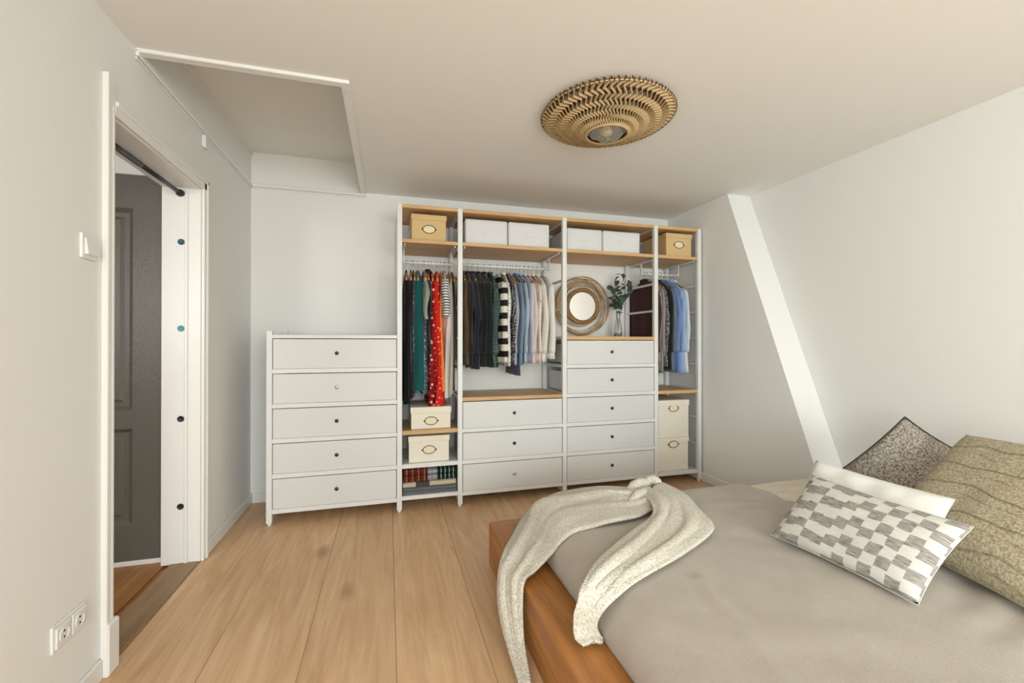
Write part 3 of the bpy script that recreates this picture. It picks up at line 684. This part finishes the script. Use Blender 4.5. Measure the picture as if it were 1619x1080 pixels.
# ------------------------------------------------------------------ cushions: four corners (in order), puff, material
def cushion(name, c, puff, mat, label, pinch=.10, n=28, piping=None, wr_=.004, seed=1):
    c = [Vector(p) for p in c]; ctr = sum(c, Vector())/4; c = [p-ctr for p in c]
    nrm = ((c[1]-c[0]).cross(c[3]-c[0])).normalized(); m = MB(); uvs = {}
    def pos(u, v, sd):
        a, b_ = 2*u-1, 2*v-1
        pu = 1-pinch*(1-a*a)*abs(b_)**3*0; 
        p = c[0]*(1-u)*(1-v)+c[1]*u*(1-v)+c[2]*u*v+c[3]*(1-u)*v
        ia = pinch*.5*(1-a*a)*b_**3; ib = pinch*.5*(1-b_*b_)*a**3
        p = p-(c[3]-c[0])*ia*.5-(c[1]-c[0])*ib*.5
        f = ((1-a**4)*(1-b_**4))**.55
        h = puff*f*(.82+.18*noise.noise((u*2.3, v*2.3, seed)))+wr_*noise.noise((u*7, v*7, seed+5))*f
        return p+nrm*(sd*h)
    uvl = m.bm.loops.layers.uv.new('UVMap')
    for sd in (1, -1):
        V = [[m.bm.verts.new(pos(i/n, j/n, sd)) for i in range(n+1)] for j in range(n+1)]
        for j in range(n):
            for i in range(n):
                q = [(i, j), (i+1, j), (i+1, j+1), (i, j+1)]
                f = m.bm.faces.new([V[b2][a2] for a2, b2 in q])
                for lp_, (a2, b2) in zip(f.loops, q): lp_[uvl].uv = (a2/n, b2/n)
    root = empty(name, ctr); setp(root, label, 'cushion', 'cushions at the head of the bed')
    m.build('cover', mat, root, smooth=True, weld=True)
    edge = [pos(i/n, 0, 0) for i in range(n)]+[pos(1, i/n, 0) for i in range(n)]+[pos(1-i/n, 1, 0) for i in range(n)]+[pos(0, 1-i/n, 0) for i in range(n)]
    MB().tube(edge, .0014 if piping is None else .004, 6, True).build('piping', piping or mat, root, smooth=True)
def check_mat():
    m, nt, b = base('patchwork_weave', .92, .1); tc = nd(nt, 'ShaderNodeTexCoord'); xyz = sepxyz(nt, tc.outputs['UV'])
    nz = noise_t(nt, tc.outputs['UV'], 6, 1); u = math_n(nt, 'MULTIPLY_ADD', nz, .02, xyz[0])
    un = math_n(nt, 'MULTIPLY', u, 12); col = math_n(nt, 'FLOOR', un)
    wn_ = nd(nt, 'ShaderNodeTexWhiteNoise', noise_dimensions='1D'); nt.links.new(col, wn_.inputs['W'])
    v = math_n(nt, 'MULTIPLY_ADD', nz, .06, xyz[1])
    vn = math_n(nt, 'ADD', math_n(nt, 'MULTIPLY', v, 8), math_n(nt, 'MULTIPLY', wn_.outputs[0], 1.1)); row = math_n(nt, 'FLOOR', vn)
    par = math_n(nt, 'MODULO', math_n(nt, 'ADD', math_n(nt, 'ADD', col, row), 40), 2)
    co = nd(nt, 'ShaderNodeMapping'); co.inputs['Scale'].default_value = (14, 190, 1); nt.links.new(tc.outputs['UV'], co.inputs[0])
    st = noise_t(nt, co.outputs[0], 1, 3, .7)
    g = ramp(nt, st, ((.38, S(104, 98, 92)), (.58, S(190, 185, 178))), 'LINEAR'); wht = ramp(nt, st, ((.3, S(204, 201, 194)), (.6, S(226, 223, 217))))
    nt.links.new(mixc(nt, par, wht, g), b.inputs['Base Color']); bump(nt, b, st, .5, .003); return m
def boucle(name, a, c, scale, bst):
    m, nt, b = base(name, .95, .1); co = coords(nt); v = nd(nt, 'ShaderNodeTexVoronoi'); v.inputs['Scale'].default_value = scale; nt.links.new(co, v.inputs['Vector'])
    f = noise_t(nt, co, scale*.6, 3); nt.links.new(ramp(nt, f, ((.35, a), (.62, c))), b.inputs['Base Color']); bump(nt, b, v.outputs['Distance'], bst, .004); return m
def tufted():
    m, nt, b = base('tufted_olive', .95, .1); tc = nd(nt, 'ShaderNodeTexCoord'); co = coords(nt)
    f = noise_t(nt, co, 120, 3); xyz = sepxyz(nt, tc.outputs['UV']); nz = noise_t(nt, tc.outputs['UV'], 3.2, 1)
    w2 = math_n(nt, 'FRACT', math_n(nt, 'MULTIPLY_ADD', nz, .9, math_n(nt, 'MULTIPLY', xyz[1], 5.5)))
    h = ramp(nt, w2, ((0, (0, 0, 0, 1)), (.05, (.9, .9, .9, 1)), (.55, (1, 1, 1, 1)), (.62, (.55, .55, .55, 1)), (.96, (.5, .5, .5, 1)), (1, (0, 0, 0, 1))))
    c = ramp(nt, f, ((.3, S(150, 138, 112)), (.65, S(206, 195, 168))))
    nt.links.new(c, b.inputs['Base Color'])
    hh = math_n(nt, 'ADD', math_n(nt, 'MULTIPLY', f, .35), h); bump(nt, b, hh, .9, .012); return m
WLIN = fabric('white_linen', S(240, 238, 233), S(228, 225, 218), .9, 300, .3, .03, .1)
cushion('cushion', [(2.327, -1.737, .405), (2.347, -2.255, .405), (2.565, -2.276, .63), (2.535, -1.752, .645)], .058, check_mat(), 'oblong patchwork cushion in grey and white, in front of the others', .10)
cushion('cushion', [(2.54, -1.62, .40), (2.60, -2.13, .40), (2.775, -2.115, .64), (2.675, -1.655, .672)], .05, WLIN, 'plain white oblong cushion behind the patchwork cushion', .10, seed=4, wr_=.012)
cushion('cushion', [(3.02, -1.50, .545), (3.13, -1.84, .43), (3.435, -1.80, .675), (3.089, -1.759, .868)], .085, boucle('dark_boucle', S(104, 96, 86), S(184, 174, 162), 190, .7), 'dark taupe woven cushion with piped edge, tilted on its corner', .10, piping=plain('dark_piping', S(70, 64, 58), .8), seed=8)
cushion('cushion', [(2.76, -1.86, .41), (2.60, -2.46, .41), (3.16, -2.52, .80), (3.27, -1.885, .80)], .105, tufted(), 'large olive tufted cushion at the far right of the bed', .06, seed=11, n=40)
# ------------------------------------------------------------------ throw blanket
SA = [((1.222, -1.80, .012), (1.245, -1.815, .012)), ((1.225, -1.70, .02), (1.262, -1.72, .03)), ((1.226, -1.585, .04), (1.278, -1.62, .07)), ((1.228, -1.45, .10), (1.292, -1.56, .16)), ((1.247, -1.36, .19), (1.308, -1.53, .247)),
 ((1.285, -1.29, .250), (1.367, -1.485, .256)), ((1.368, -1.15, .258), (1.441, -1.455, .29)), ((1.50, -.97, .29), (1.515, -1.475, .365)), ((1.655, -.92, .35), (1.667, -1.459, .40)),
 ((1.764, -.965, .385), (1.80, -1.445, .405)), ((1.903, -1.025, .41), (1.881, -1.436, .405)), ((2.029, -1.10, .418), (1.958, -1.404, .408)), ((2.12, -1.15, .43), (2.043, -1.355, .41))]
SB = [((2.03, -1.27, .43), (2.235, -1.115, .43)), ((1.981, -1.40, .437), (2.238, -1.30, .43)), ((1.911, -1.5, .425), (2.192, -1.455, .42)), ((1.76, -1.591, .42), (2.15, -1.598, .412)), ((1.607, -1.697, .42), (2.075, -1.675, .405)),
 ((1.496, -1.784, .42), (1.846, -1.795, .405)), ((1.424, -1.850, .405), (1.626, -1.883, .403)), ((1.385, -1.875, .375), (1.517, -1.925, .392)), ((1.375, -1.868, .325), (1.450, -1.935, .355)), ((1.372, -1.872, .275), (1.432, -1.918, .30)), ((1.366, -1.895, .246), (1.452, -1.905, .250)), ((1.378, -1.925, .240), (1.440, -1.930, .240))]
def bed_z(x, y):
    if x < 1.29 : return 0.004
    if x < 1.458 or y > -1.02: return .230
    h, r = .152, .125
    def dd(d): return 0 if d >= r else r*(1-math.sqrt(max(0, 1-(1-d/r)**2)))
    dx, dy = dd(x-1.458), dd(-1.02-y)
    return .388-h*(1-(1-dx/h)*(1-dy/h))+.008
def crom(p0, p1, p2, p3, t):
    return .5*((2*p1)+(p2-p0)*t+(2*p0-5*p1+4*p2-p3)*t*t+(3*p1-p0-3*p2+p3)*t*t*t)
def ribbon(St, nc, ns, amp, seed):
    St = [(Vector(a), Vector(b_)) for a, b_ in St]; rows = []
    for i in range(len(St)-1):
        g = lambda k: St[max(0, min(len(St)-1, k))]
        for k in range(ns if i < len(St)-2 else ns+1):
            t = k/ns; a = crom(g(i-1)[0], g(i)[0], g(i+1)[0], g(i+2)[0], t); b_ = crom(g(i-1)[1], g(i)[1], g(i+1)[1], g(i+2)[1], t)
            rows.append((a, b_, (i+t)/(len(St)-1)))
    P = []
    for a, b_, s in rows:
        row = []; wdt = (b_-a).length
        for j in range(nc+1):
            v = j/nc; p = a.lerp(b_, v); e = math.sin(PI*v)**.5
            n1 = noise.noise((s*2.2, v*1.6, seed)); n2 = noise.noise((s*5, v*6+s*3, seed+4))
            f = amp*e*max(0, 1-abs(v-.32-.25*n1)/.16)+amp*.8*e*max(0, 1-abs(v-.72+.3*n1)/.13)*(.4+.6*math.sin(s*5)**2)+.009*n2*e
            lift = (f+.010*e)*min(1, wdt/.2)
            out = Vector((-.85, -.15, .5)).normalized() if p.z < .24 else Vector((0, 0, 1))
            if p.z >= .24: p = Vector((p.x, p.y, max(p.z, bed_z(p.x, p.y))))
            row.append(p+out*lift)
        P.append(row)
    return P
THR = boucle('cream_knit', S(204, 196, 180), S(236, 231, 220), 210, .75)
m = MB(); m.grid(ribbon(SA, 30, 9, .020, 1)); m.grid(ribbon(SB, 30, 9, .016, 6))
for (p0, p1, p2, rad) in (((1.93, -1.30, .415), (2.03, -1.20, .45), (2.13, -1.235, .42), .022), ((2.0, -1.16, .42), (2.08, -1.12, .465), (2.16, -1.10, .43), .024), ((1.80, -1.10, .41), (1.95, -1.19, .435), (2.08, -1.30, .415), .018), ((2.14, -1.10, .42), (2.20, -1.07, .475), (2.21, -1.13, .43), .020)):
    p0, p1, p2 = map(Vector, (p0, p1, p2)); pts = []
    for i in range(13): t = i/12; pts.append(p0*(1-t)**2+p1*2*t*(1-t)+p2*t*t)
    m.tube(pts, [rad*.82*(.35+.65*math.sin(PI*min(.96, max(.04, i/12)))**.6)*(1+.12*math.sin(i*2.1)) for i in range(13)], 14)
me = m.mesh('throw_blanket', True); o = mobj('throw_blanket', me, THR)
setp(o, 'cream knitted throw draped over the foot corner of the bed', 'throw')
sm = o.modifiers.new('s', 'SOLIDIFY'); sm.thickness = .012; sm.offset = 1
